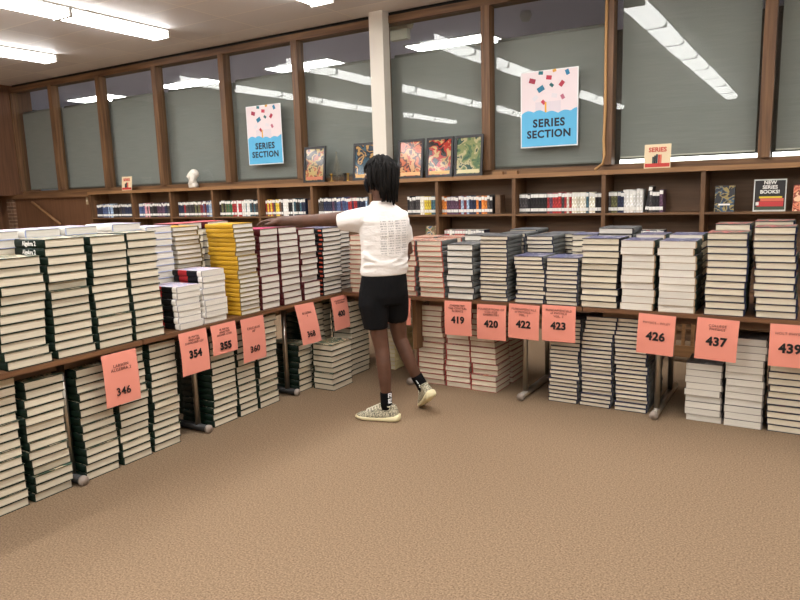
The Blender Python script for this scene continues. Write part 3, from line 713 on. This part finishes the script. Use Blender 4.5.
# ------------------------------------------------------------------ salmon number cards
CARDS = [  # run, centre along the edge, top z, width, height, roll, tilt, title, number, bold
 ('L', 2.325, .702, .224, .30, .0, .03, 'LARSON\nALGEBRA 2', '346', .0006, (.024, .062)),
 ('L', 2.862, .72, .224, .272, .0, .05, 'IB MATH:\nANALYSIS\nSTANDARD LEV', '354', .0022, (.019, .066)),
 ('L', 3.122, .72, .222, .20, -.0, .05, 'IB MATH:\nANALYSIS\nHIGHER LEVEL', '355', .0022, (.019, .066)),
 ('L', 3.395, .713, .226, .305, .0, .03, 'CALCULUS\nAP', '360', .0008, (.024, .062)),
 ('L', 3.965, .718, .226, .31, .03, .24, 'ALGEBRA\n1', '368', .0008, (.024, .062)),
 ('L', 4.41, .712, .216, .275, .0, .11, 'FOUNDATIONS\nOF ALGEBRA\n', '400', .0022, (.019, .062)),
 ('R', -2.765, .72, .225, .215, 0, .02, 'CHEMISTRY', '401', .0022, (.022, .066)),
 ('R', -2.24, .722, .224, .262, -.01, .02, 'CHEMISTRY:\nTHE CENTRAL\nSCIENCE', '419', .0022, (.022, .07)),
 ('R', -1.967, .712, .23, .262, .0, .02, 'FOUNDATIONS OF\nCOLLEGE\nCHEMISTRY', '420', .0022, (.022, .07)),
 ('R', -1.715, .728, .23, .25, .02, .02, 'FUNDAMENTALS\nof PHYSICS -\nVOL. 1', '422', .0022, (.022, .07)),
 ('R', -1.462, .737, .238, .255, .0, .02, 'FUNDAMENTALS\nof PHYSICS\nVOL. 2', '423', .0022, (.022, .07)),
 ('R', -.815, .718, .228, .262, .04, .02, 'PHYSICS - WILEY', '426', .0022, (.02, .074)),
 ('R', -.458, .716, .236, .262, .04, .02, 'COLLEGE\nPHYSICS', '437', .0022, (.022, .074)),
 ('R', -.068, .710, .218, .256, .0, .02, 'HOLT PHYSICS', '439', .0022, (.022, .076)),
]
for run, u, zt, w, h, roll, tilt, title, num, bold, (ts, ns) in CARDS:
    if run == 'L': o_loc, rz = (-3.309, u, zt), RL
    else: o_loc, rz = (u, 4.479, zt), 0
    bm = bmesh.new(); rs = []
    nseg = 6
    for k in range(nseg+1):
        f_ = k/nseg; y = -.004-.006*math.sin(f_*PI)
        rs.append([(-w/2, y, -h*f_), (w/2, y, -h*f_), (w/2, y+.0008, -h*f_), (-w/2, y+.0008, -h*f_)])
    rings(bm, rs, smooth=False)
    o = obj('number_card', bm, salmon, loc=o_loc); o.rotation_euler = (Matrix.Rotation(rz, 3, 'Z') @ Matrix.Rotation(roll, 3, 'Y') @ Matrix.Rotation(-tilt, 3, 'X')).to_euler()
    hid = num == '401'
    tag(o, 'salmon card half hidden behind the person' if hid else 'salmon paper card numbered %s hanging from the %s table edge' % (num, 'left' if run == 'L' else 'right'), 'card', 'numbered salmon cards on the table edges')
    nl = title.count('\n')+1
    off = -.0125
    zt_, zn_ = (-.085 if num in ('346', '360', '368') else -.055), (-.225 if num in ('346', '360') else -.24 if num == '368' else -.148 if num in ('354', '400') else -.15 if num == '355' else -.145)
    if not hid: text('title', title, ts, ink_soft, o, (0, off, zt_ if h > .21 else -.055), 0, 1.12)
    if not hid: text('number', num, ns, ink, o, (0, off, zn_), bold*1.4, 1.05)

# ------------------------------------------------------------------ person reaching over the books
PC = Vector((-2.42, 3.82, 0)); PN = Vector((PC.x, PC.y, 0)).normalized(); PR_ = Vector((PN.y, -PN.x, 0))
def P(u, v, z): return PR_*u+PN*v+Vector((0, 0, z))          # person space: u to the picture's right, v away, z up
UZ = Vector((0, 0, 1))
def remeshed(name, bm, voxel, m, parent, smooth=4, fac=.5):
    me = mesh(name, bm, m); o = bpy.data.objects.new(name+'_src', me); COL.objects.link(o)
    r = o.modifiers.new('r', 'REMESH'); r.mode = 'VOXEL'; r.voxel_size = voxel; r.use_smooth_shade = True
    sm = o.modifiers.new('s', 'SMOOTH'); sm.factor = fac; sm.iterations = smooth
    dg = bpy.context.evaluated_depsgraph_get(); dg.update()
    me2 = bpy.data.meshes.new_from_object(o.evaluated_get(dg)); bpy.data.objects.remove(o)
    me2.name = name; me2.materials.clear(); me2.materials.append(m)
    for p in me2.polygons: p.use_smooth = True
    ob = bpy.data.objects.new(name, me2); COL.objects.link(ob); ob.parent = parent; return ob
skin = mat('brown skin', rgb(84, 57, 44), .5, noise=(rgb(98, 67, 52), (14, 14, 14), 3, .35, .7), bump=((160, 160, 160), .05, .002))
per = empty('person', PC); tag(per, 'person in white t-shirt and black shorts reaching left over the textbook stacks', 'person')
TA = P(.9, .42, 0).normalized(); TB = P(-.42, .9, 0).normalized()          # shoulder axis (left to right) and chest direction
HF = Vector((-1, .05, 0)).normalized(); HL = UZ.cross(HF)                          # head faces the left
def ell(c, a, b, A=TA, B=TB, n=28): return [c+A*(a*math.cos(2*PI*k/n))+B*(b*math.sin(2*PI*k/n)) for k in range(n)]
HC = P(-.052, .0, 1.665)
body = bmesh.new()
# torso, neck, head
rings(body, [ell(P(-.04, 0, z), a, b) for z, a, b in ((.84, .11, .08), (.95, .13, .095), (1.08, .142, .10), (1.22, .155, .105), (1.36, .165, .11), (1.43, .14, .085), (1.48, .06, .055))])
tube(body, [P(-.035, .0, 1.40), P(-.04, .0, 1.50), HC+Vector((0, 0, -.06))], [.07, .056, .06], 16)
ball(body, HC+HF*-.012+UZ*.015, (.092, .074, .098), (HF, HL, UZ), 20)
ball(body, HC+HF*.03+UZ*-.055, (.07, .058, .078), (HF, HL, UZ), 18)
ball(body, HC+HF*.062+UZ*-.1, (.03, .03, .026), (HF, HL, UZ), 12)
tube(body, [HC+HF*.085+UZ*.02, HC+HF*.108+UZ*-.02, HC+HF*.118+UZ*-.04, HC+HF*.09+UZ*-.05], [.011, .014, .019, .012], 10)      # nose
ball(body, HC+HF*.092+UZ*-.075, (.012, .027, .013), (HF, HL, UZ), 10)       # lips
for s_ in (-1, 1):
    ball(body, HC+HL*(s_*.076)+HF*-.008+UZ*-.035, (.02, .010, .032), (HF+HL*(s_*-.3), HL, UZ), 12)      # ears
    ball(body, HC+HF*.08+HL*(s_*.034)+UZ*.022, (.012, .022, .010), (HF, HL, UZ), 8)        # brow
# left arm stretched to the picture's left
SH = P(-.185, -.04, 1.388); EL = P(-.515, .065, 1.372); WR = P(-.745, .135, 1.374)
tube(body, [P(-.12, -.02, 1.40), SH, SH.lerp(EL, .35), SH.lerp(EL, .75), EL, EL.lerp(WR, .25), EL.lerp(WR, .6), WR, WR.lerp(EL, -.07)],
     [.055, .058, .05, .043, .041, .043, .036, (.021, .029), (.018, .030)], 16, hint=(0, 0, 1))
hd = (P(-.93, .20, 1.372)-WR).normalized(); hs = UZ.cross(hd).normalized(); hn = hd.cross(hs)    # along the hand, across, out of its back
if hn.z < 0: hn = -hn
def hp(a, b, c): return WR+hd*a+hs*b+hn*c
rings(body, [[hp(a, w_*math.cos(2*PI*k/14), th*math.sin(2*PI*k/14)+dz) for k in range(14)] for a, w_, th, dz in ((-.01, .028, .02, 0), (.025, .034, .017, .002), (.06, .041, .016, .004), (.088, .042, .014, .003), (.1, .038, .011, .001))])
for b, L_, r_, sp in ((-.031, .070, .0078, -.16), (-.011, .080, .0085, -.04), (.010, .077, .0085, .05), (.029, .060, .0074, .17)):
    q = [hp(.075, b, 0), hp(.098, b*1.03, .003), hp(.098+L_*.45, b*1.03+sp*L_*.45, -.004), hp(.098+L_*.78, b*1.03+sp*L_*.78, -.020), hp(.098+L_*.95, b*1.03+sp*L_*.9, -.034)]
    tube(body, q, [r_, r_*1.12, r_*1.05, r_*.92, r_*.7], 10)
ts_ = 1 if hs.dot(P(0, -1, 0)) > 0 else -1        # thumb on the near side of the palm
tube(body, [hp(.012, ts_*.02, -.004), hp(.035, ts_*.045, -.012), hp(.062, ts_*.058, -.018), hp(.085, ts_*.06, -.024)], [.014, .0125, .0105, .007], 10)
# right arm hanging, hand in front of the body
SR = P(.085, .05, 1.385); ER = P(.126, .09, 1.135); WR2 = P(.075, .27, 1.03)
tube(body, [P(.04, .03, 1.40), SR, SR.lerp(ER, .5), ER, ER.lerp(WR2, .3), WR2], [.05, .052, .044, .038, .038, .027], 14)
rd = (WR2-ER).normalized(); ra_, rb_ = frame(rd)
rings(body, [[WR2+rd*a+ra_*(w_*math.cos(2*PI*k/12))+rb_*(th*math.sin(2*PI*k/12)) for k in range(12)] for a, w_, th in ((-.01, .027, .022), (.04, .038, .018), (.09, .038, .014))])
for j in range(4):
    o_ = (j-1.5)*.0195; q0 = WR2+rd*.085+ra_*o_
    tube(body, [q0, q0+rd*.035+rb_*-.008, q0+rd*.055+rb_*-.028, q0+rd*.05+rb_*-.05], [.0088, .0085, .008, .0068], 8)
tube(body, [WR2+rd*.02+ra_*.03, WR2+rd*.05+ra_*.052, WR2+rd*.08+ra_*.055+rb_*-.01], [.013, .011, .008], 8)
# legs
LK = P(-.072, -.06, .50); LA = P(-.052, -.088, .085)
tube(body, [P(-.12, -.03, .92), P(-.105, -.045, .72), P(-.085, -.055, .58), LK, P(-.064, -.082, .40), P(-.058, -.088, .30), P(-.054, -.09, .19), LA], [.07, .07, .058, .052, .05, .046, .034, .035], 18)
RK = P(.055, .085, .53); RA = P(.205, .05, .19)
tube(body, [P(.03, .035, .92), P(.035, .055, .74), P(.045, .08, .6), RK, P(.096, .068, .425), P(.125, .06, .355), P(.165, .055, .26), RA], [.07, .07, .058, .051, .05, .047, .035, .035], 18)
# feet inside the shoes
LT_ = P(-.30, -.015, .03)
tube(body, [LA, P(-.12, -.068, .052), P(-.2, -.045, .034)], [.034, .026, .016], 12)
bd = remeshed('body', body, .0042, skin, per, 5)
# face mask
bm = bmesh.new()
rs = []
for j in range(9):
    t = -1.05+j*.21*1.0; z = math.sin(t)
    rs.append([HC+UZ*(-.062+.062*z)+HF*(.025+(.083-.012*abs(z))*math.cos(t*.75)*math.cos(a))+HL*((.068-.006*abs(z))*math.sin(a)) for a in [(-1.35+2.7*k/16) for k in range(17)]])
V = [[bm.verts.new(p) for p in r] for r in rs]
for a, b in zip(V, V[1:]):
    for i in range(16):
        f = bm.faces.new((a[i], a[i+1], b[i+1], b[i])); f.smooth = True
bmesh.ops.recalc_face_normals(bm, faces=bm.faces); bmesh.ops.solidify(bm, geom=bm.faces[:], thickness=-.004)
for s_ in (-1, 1): tube(bm, [HC+HF*.02+HL*(s_*.07)+UZ*-.04, HC+HF*-.01+HL*(s_*.08)+UZ*-.012, HC+HF*-.028+HL*(s_*.08)+UZ*-.03, HC+HF*-.02+HL*(s_*.078)+UZ*-.06, HC+HF*.02+HL*(s_*.07)+UZ*-.085], .002, 6)
mk = obj('face_mask', bm, mat('black cloth mask', rgb(13, 14, 18), .9, spec=.1), per); mk['label'] = 'black cloth face mask'
# eyes
for s_ in (-1, 1):
    bm = bmesh.new(); ball(bm, HC+HF*.073+HL*(s_*.032)+UZ*.004, .0115, (HF, HL, UZ), 12); e = obj('eye', bm, mat('eye white', rgb(226, 220, 212), .2), per)
    bm = bmesh.new(); ball(bm, HC+HF*.0825+HL*(s_*.032)+UZ*.004, (.003, .0055, .0055), (HF, HL, UZ), 10); obj('iris', bm, mat('dark iris', rgb(34, 22, 16), .2), e)
# hair: cap and twisted locks
bm = bmesh.new(); rg = random.Random(5)
ball(bm, HC+HF*-.02+UZ*.03, (.092, .08, .092), (HF, HL, UZ), 20)
for i in range(120):
    a = rg.uniform(-PI, PI); el = rg.uniform(.1, 1.45)
    if abs(a) < .75 and el < .5: el = rg.uniform(.55, 1.4)
    d0 = HF*(math.cos(a)*math.cos(el))+HL*(math.sin(a)*math.cos(el))+UZ*math.sin(el)
    root = HC+HF*-.02+UZ*.03+HF*(d0.dot(HF)*.095)+HL*(d0.dot(HL)*.083)+UZ*(d0.dot(UZ)*.096)
    out = HF*math.cos(a)+HL*math.sin(a)
    back = max(0, -math.cos(a)); side = abs(math.sin(a))
    zend = HC.z-.05-.13*back*rg.uniform(.6, 1.15)-.055*side*rg.uniform(.2, 1.1)
    if abs(a) < .95: zend = HC.z+rg.uniform(.01, .05)
    R_ = .098+.02*rg.random()
    wide = Vector((0, 0, 0))+HF*(math.cos(a)*R_*.98-.02)+HL*(math.sin(a)*R_*.9)
    p1 = Vector((HC.x, HC.y, 0))+wide; p1.z = HC.z+.035-.02*rg.random()
    p2 = p1.copy(); p2.z = (p1.z+zend)/2; p2 -= out*.004
    p3 = p1-out*(.008+.03*rg.random())+HL*rg.uniform(-.022, .022)+HF*rg.uniform(-.012, .012); p3.z = zend
    pts = [root, root.lerp(p1, .5)+out*.008+UZ*.006, p1, p2, p3] if root.z > p1.z+.01 else [root, p1, p2, p3]
    q_ = rg.uniform(.85, 1.25); rads = [v*q_ for v in ([.007, .009, .0095, .009, .006] if len(pts) == 5 else [.007, .0095, .009, .006])]
    tube(bm, pts, rads, 6)
hr = obj('hair', bm, mat('black hair', rgb(20, 18, 17), .7, spec=.15, bump=((240, 240, 240), .8, .003)), per); hr['label'] = 'short black twisted locks'
# t-shirt
def shirt_mat():
    m = mat('white jersey', rgb(232, 228, 224), .9, spec=.1, bump=((7, 7, 16), .6, .03)); N = m.node_tree.nodes; L = m.node_tree.links; b = N['Principled BSDF']
    tc = N.new('ShaderNodeTexCoord')
    def dot(v):
        n = N.new('ShaderNodeVectorMath'); n.operation = 'DOT_PRODUCT'; n.inputs[1].default_value = v; L.new(tc.outputs['Object'], n.inputs[0]); return n.outputs['Value']
    def mth(op, a, b_=None, c=None):
        n = N.new('ShaderNodeMath'); n.operation = op
        for i, x in enumerate((a, b_, c)):
            if x is None: continue
            if isinstance(x, (int, float)): n.inputs[i].default_value = x
            else: L.new(x, n.inputs[i])
        return n.outputs[0]
    a = dot(TA); bk = dot(TB); z = dot(UZ)
    def inside(x, lo, hi): return mth('MULTIPLY', mth('GREATER_THAN', x, lo), mth('LESS_THAN', x, hi))
    reg = mth('MULTIPLY', mth('MULTIPLY', inside(a, -.105, .105), inside(z, 1.135, 1.365)), mth('LESS_THAN', bk, -.02))
    cols = mth('LESS_THAN', mth('FRACT', mth('MULTIPLY', mth('ADD', a, .105), 19.5)), .78)          # columns of words
    lines = mth('LESS_THAN', mth('FRACT', mth('MULTIPLY', z, 62)), .52)
    cb = N.new('ShaderNodeCombineXYZ'); L.new(mth('MULTIPLY', a, 160), cb.inputs[0]); L.new(mth('FLOOR', mth('MULTIPLY', z, 62)), cb.inputs[1])
    nz = N.new('ShaderNodeTexNoise'); nz.inputs['Scale'].default_value = 1; nz.inputs['Detail'].default_value = 0; L.new(cb.outputs[0], nz.inputs['Vector'])
    word = mth('GREATER_THAN', nz.outputs[0], .47)
    f = mth('MULTIPLY', mth('MULTIPLY', reg, cols), mth('MULTIPLY', lines, word)); f = mth('MULTIPLY', f, .5)
    mx = N.new('ShaderNodeMix'); mx.data_type = 'RGBA'; L.new(f, mx.inputs[0]); mx.inputs[6].default_value = rgb(232, 228, 224); mx.inputs[7].default_value = rgb(96, 96, 104)
    L.new(mx.outputs[2], b.inputs['Base Color']); return m
bm = bmesh.new()
rings(bm, [ell(P(u, v, z), a, b) for u, v, z, a, b in ((-.04, 0, 1.0, .163, .122), (-.04, 0, 1.03, .168, .126), (-.036, 0, 1.08, .163, .12), (-.03, 0, 1.18, .166, .12), (-.025, 0, 1.29, .178, .126), (-.03, .0, 1.365, .182, .124), (-.035, 0, 1.408, .165, .108), (-.035, 0, 1.446, .118, .088), (-.038, 0, 1.474, .08, .07), (-.038, 0, 1.492, .07, .064))])
SD = (EL-SH).normalized()
tube(bm, [P(-.09, -.02, 1.375), SH+UZ*-.012, SH+SD*.07+UZ*-.014, SH+SD*.13+UZ*-.016, SH+SD*.150+UZ*-.017], [.088, .076, .068, .062, .061], 20)
# the sleeve's underside falls lower
tube(bm, [P(-.14, -.03, 1.335), SH+SD*.06+UZ*-.048, SH+SD*.115+UZ*-.054], [.06, .046, .032], 14)
tube(bm, [P(.03, .02, 1.375), SR+UZ*-.015, SR.lerp(ER, .35), SR.lerp(ER, .66), SR.lerp(ER, .70)], [.078, .066, .060, .056, .055], 18)
# folds gathered above the hem and across the back
for k, (z, du, dz) in enumerate(((1.06, .02, .018), (1.095, -.01, .03), (1.13, .03, .045))):
    pts = [P(-.04, 0, 0)+TA*(.168*math.cos(t))+TB*(.118*math.sin(t))+UZ*(z+dz*math.sin(t*2+k)) for t in [PI*1.05+PI*.9*i/10 for i in range(11)]]
    tube(bm, pts, [.003]+[.011]*9+[.003], 8)
ts = remeshed('t_shirt', bm, .0065, shirt_mat(), per, 7); ts['label'] = 'white t-shirt with faint grey columns of words on the back'
# shorts
bm = bmesh.new()
rings(bm, [ell(P(u, v, z), a, b) for u, v, z, a, b in ((-.04, 0, 1.06, .154, .112), (-.04, 0, 1.0, .158, .118), (-.045, 0, .93, .168, .13), (-.048, 0, .86, .174, .134), (-.05, 0, .80, .165, .12))])
tube(bm, [P(-.115, -.03, .90), P(-.118, -.04, .80), P(-.11, -.052, .70), P(-.108, -.055, .648), P(-.108, -.055, .64)], [.098, .104, .09, .082, .081], 20)
tube(bm, [P(.02, .03, .90), P(.026, .04, .80), P(.034, .055, .70), P(.034, .066, .672), P(.034, .066, .665)], [.098, .098, .084, .075, .074], 20)
remeshed('shorts', bm, .007, mat('black shorts cloth', rgb(15, 15, 17), .85, spec=.15, bump=((9, 9, 5), .5, .03)), per, 5)
# socks with white marks
sock_m = mat('black sock', rgb(15, 15, 17), .9, spec=.1)
bm = bmesh.new(); tube(bm, [P(-.0545, -.09, .202), P(-.0545, -.09, .19), P(-.0535, -.089, .13), LA], [.0395, .0405, .0395, .042], 18); sk1 = obj('sock', bm, sock_m, per)
ra0 = P(.16, .0555, .272); bm = bmesh.new(); tube(bm, [ra0, ra0.lerp(RA, .12), ra0.lerp(RA, .6), RA, RA+(RA-ra0)*.25], [.0405, .0415, .040, .041, .04], 18); sk2 = obj('sock', bm, sock_m, per)
def glyph(bm, o_, ax, up, n, w, h, segs):
    for (x0_, y0_, x1_, y1_) in segs:
        v = [o_+ax*(w*x)+up*(h*y)+n*d for d in (0, .0015) for x, y in ((x0_, y0_), (x1_, y0_), (x1_, y1_), (x0_, y1_))]
        vv = [bm.verts.new(p) for p in v]
        for q in ((0, 1, 2, 3), (4, 5, 6, 7), (0, 1, 5, 4), (1, 2, 6, 5), (2, 3, 7, 6), (3, 0, 4, 7)): bm.faces.new([vv[i] for i in q])
E_ = [(0, 0, .25, 1), (.25, 0, 1, .2), (.25, .4, .85, .6), (.25, .8, 1, 1)]
R_G = [(0, 0, .25, 1), (.25, .8, 1, 1), (.75, .5, 1, .8), (.25, .42, 1, .58), (.7, 0, .95, .42)]
cam_dir = (-PN)
for sk, c0, up in ((sk1, P(-.0285, -.121, .166), UZ), (sk2, P(.184, .0155, .222), (ra0-RA).normalized())):
    nrm = (cam_dir+PR_*.55).normalized() if sk is sk1 else cam_dir
    ax = up.cross(nrm).normalized(); ax = ax if ax.dot(PR_) > 0 else -ax
    nn = ax.cross(up).normalized(); nn = nn if nn.dot(cam_dir) > 0 else -nn
    bm = bmesh.new()
    glyph(bm, c0+ax*-.013+up*.005, ax, up, nn*1.0, .026, .03, R_G); glyph(bm, c0+ax*-.013+up*-.034, ax, up, nn, .026, .03, E_)
    obj('sock_lettering', bm, white_bg, sk)
# sneakers
knit = mat('mottled knit', rgb(196, 188, 162), .85, noise=(rgb(92, 90, 78), (110, 110, 150), 4, .40, .62)); sole_m = mat('cream sole', rgb(222, 212, 172), .6); lace_m = mat('cream lace', rgb(226, 220, 200), .8)
def shoe(F, U, ank, label):
    """F toe direction, U the shoe's up, ank = ground-level point under the ankle"""
    S = U.cross(F).normalized()
    def q(x, y, z): return ank+F*x+S*y+U*z
    prof = [(-.088, .018, .075), (-.078, .032, .10), (-.05, .039, .118), (-.01, .041, .112), (.035, .042, .108), (.075, .045, .094), (.115, .048, .073), (.155, .047, .055), (.188, .038, .046), (.208, .02, .036)]
    bm = bmesh.new()
    rings(bm, [[q(x, w*math.copysign(abs(math.cos(t))**.7, math.cos(t)), .022+(h-.022)*math.sin(t) if math.sin(t) > 0 else .022) for t in [2*PI*k/20 for k in range(20)]] for x, w, h in prof])
    o = obj('shoe', bm, knit, per); o['label'] = label
    bm = bmesh.new(); so = [(-.102, .022, .052, .012), (-.09, .038, .05, .004), (-.05, .045, .044, 0), (.0, .044, .038, 0), (.06, .046, .034, 0), (.12, .053, .032, 0), (.16, .052, .031, .002), (.195, .042, .030, .007), (.22, .02, .028, .014)]
    rings(bm, [[q(x, w*math.copysign(abs(math.cos(t))**.55, math.cos(t)), (lo+hi)/2+(hi-lo)/2*math.copysign(abs(math.sin(t))**.6, math.sin(t))) for t in [2*PI*k/20 for k in range(20)]] for x, w, hi, lo in so])
    obj('sole', bm, sole_m, o)
    bm = bmesh.new()
    for k in range(5):
        x = .045+.021*k; h = .116-.48*(x-.035)
        tube(bm, [q(x-.006, -.03, h-.016), q(x, -.014, h+.002), q(x+.004, .014, h+.002), q(x-.002, .03, h-.016)], .004, 6)
    obj('laces', bm, lace_m, o)
    bm = bmesh.new(); tube(bm, [q(-.055+.0*k, 0, 0)+U*0 for k in range(0)] or [q(-.034+.036*math.cos(t), .032*math.sin(t), .108) for t in [2*PI*k/16 for k in range(17)]], .006, 8, cap=False); obj('collar', bm, knit, o)
F1 = (P(-.29, .0, 0)-P(.0, -.10, 0)).normalized()
shoe(F1, UZ, P(-.06, -.088, .0), 'mottled cream sneaker flat on the carpet')
U2 = P(-.42, .38, .82).normalized(); F2 = P(-.15, .75, -.45); F2 = (F2-U2*F2.dot(U2)).normalized()
shoe(F2, U2, RA-U2*.105, 'mottled cream sneaker with its heel lifted')

# ------------------------------------------------------------------ slat-backed chair behind the right table
ch = empty('wooden_chair', (-.9, 6.15, 0)); tag(ch, 'slat-backed wooden chair behind the table, between the 426 and 437 cards', 'chair')
for s_ in (-1, 1): obj('leg', bx(s_*.2-.02, s_*.2+.02, -.02, .02, 0, .88), wood_mul, ch); obj('leg', bx(s_*.19-.02, s_*.19+.02, .36, .40, 0, .43), wood_mul, ch)
obj('seat', bx(-.215, .215, -.03, .42, .43, .46), wood_edge, ch)
obj('back_rail', bx(-.18, .18, -.014, .014, .80, .87), wood_edge, ch); obj('back_rail', bx(-.18, .18, -.014, .014, .05, .15), wood_edge, ch)
for k in range(5): obj('slat', bx(-.15+.075*k-.014, -.15+.075*k+.014, -.008, .008, .15, .80), wood_edge, ch)
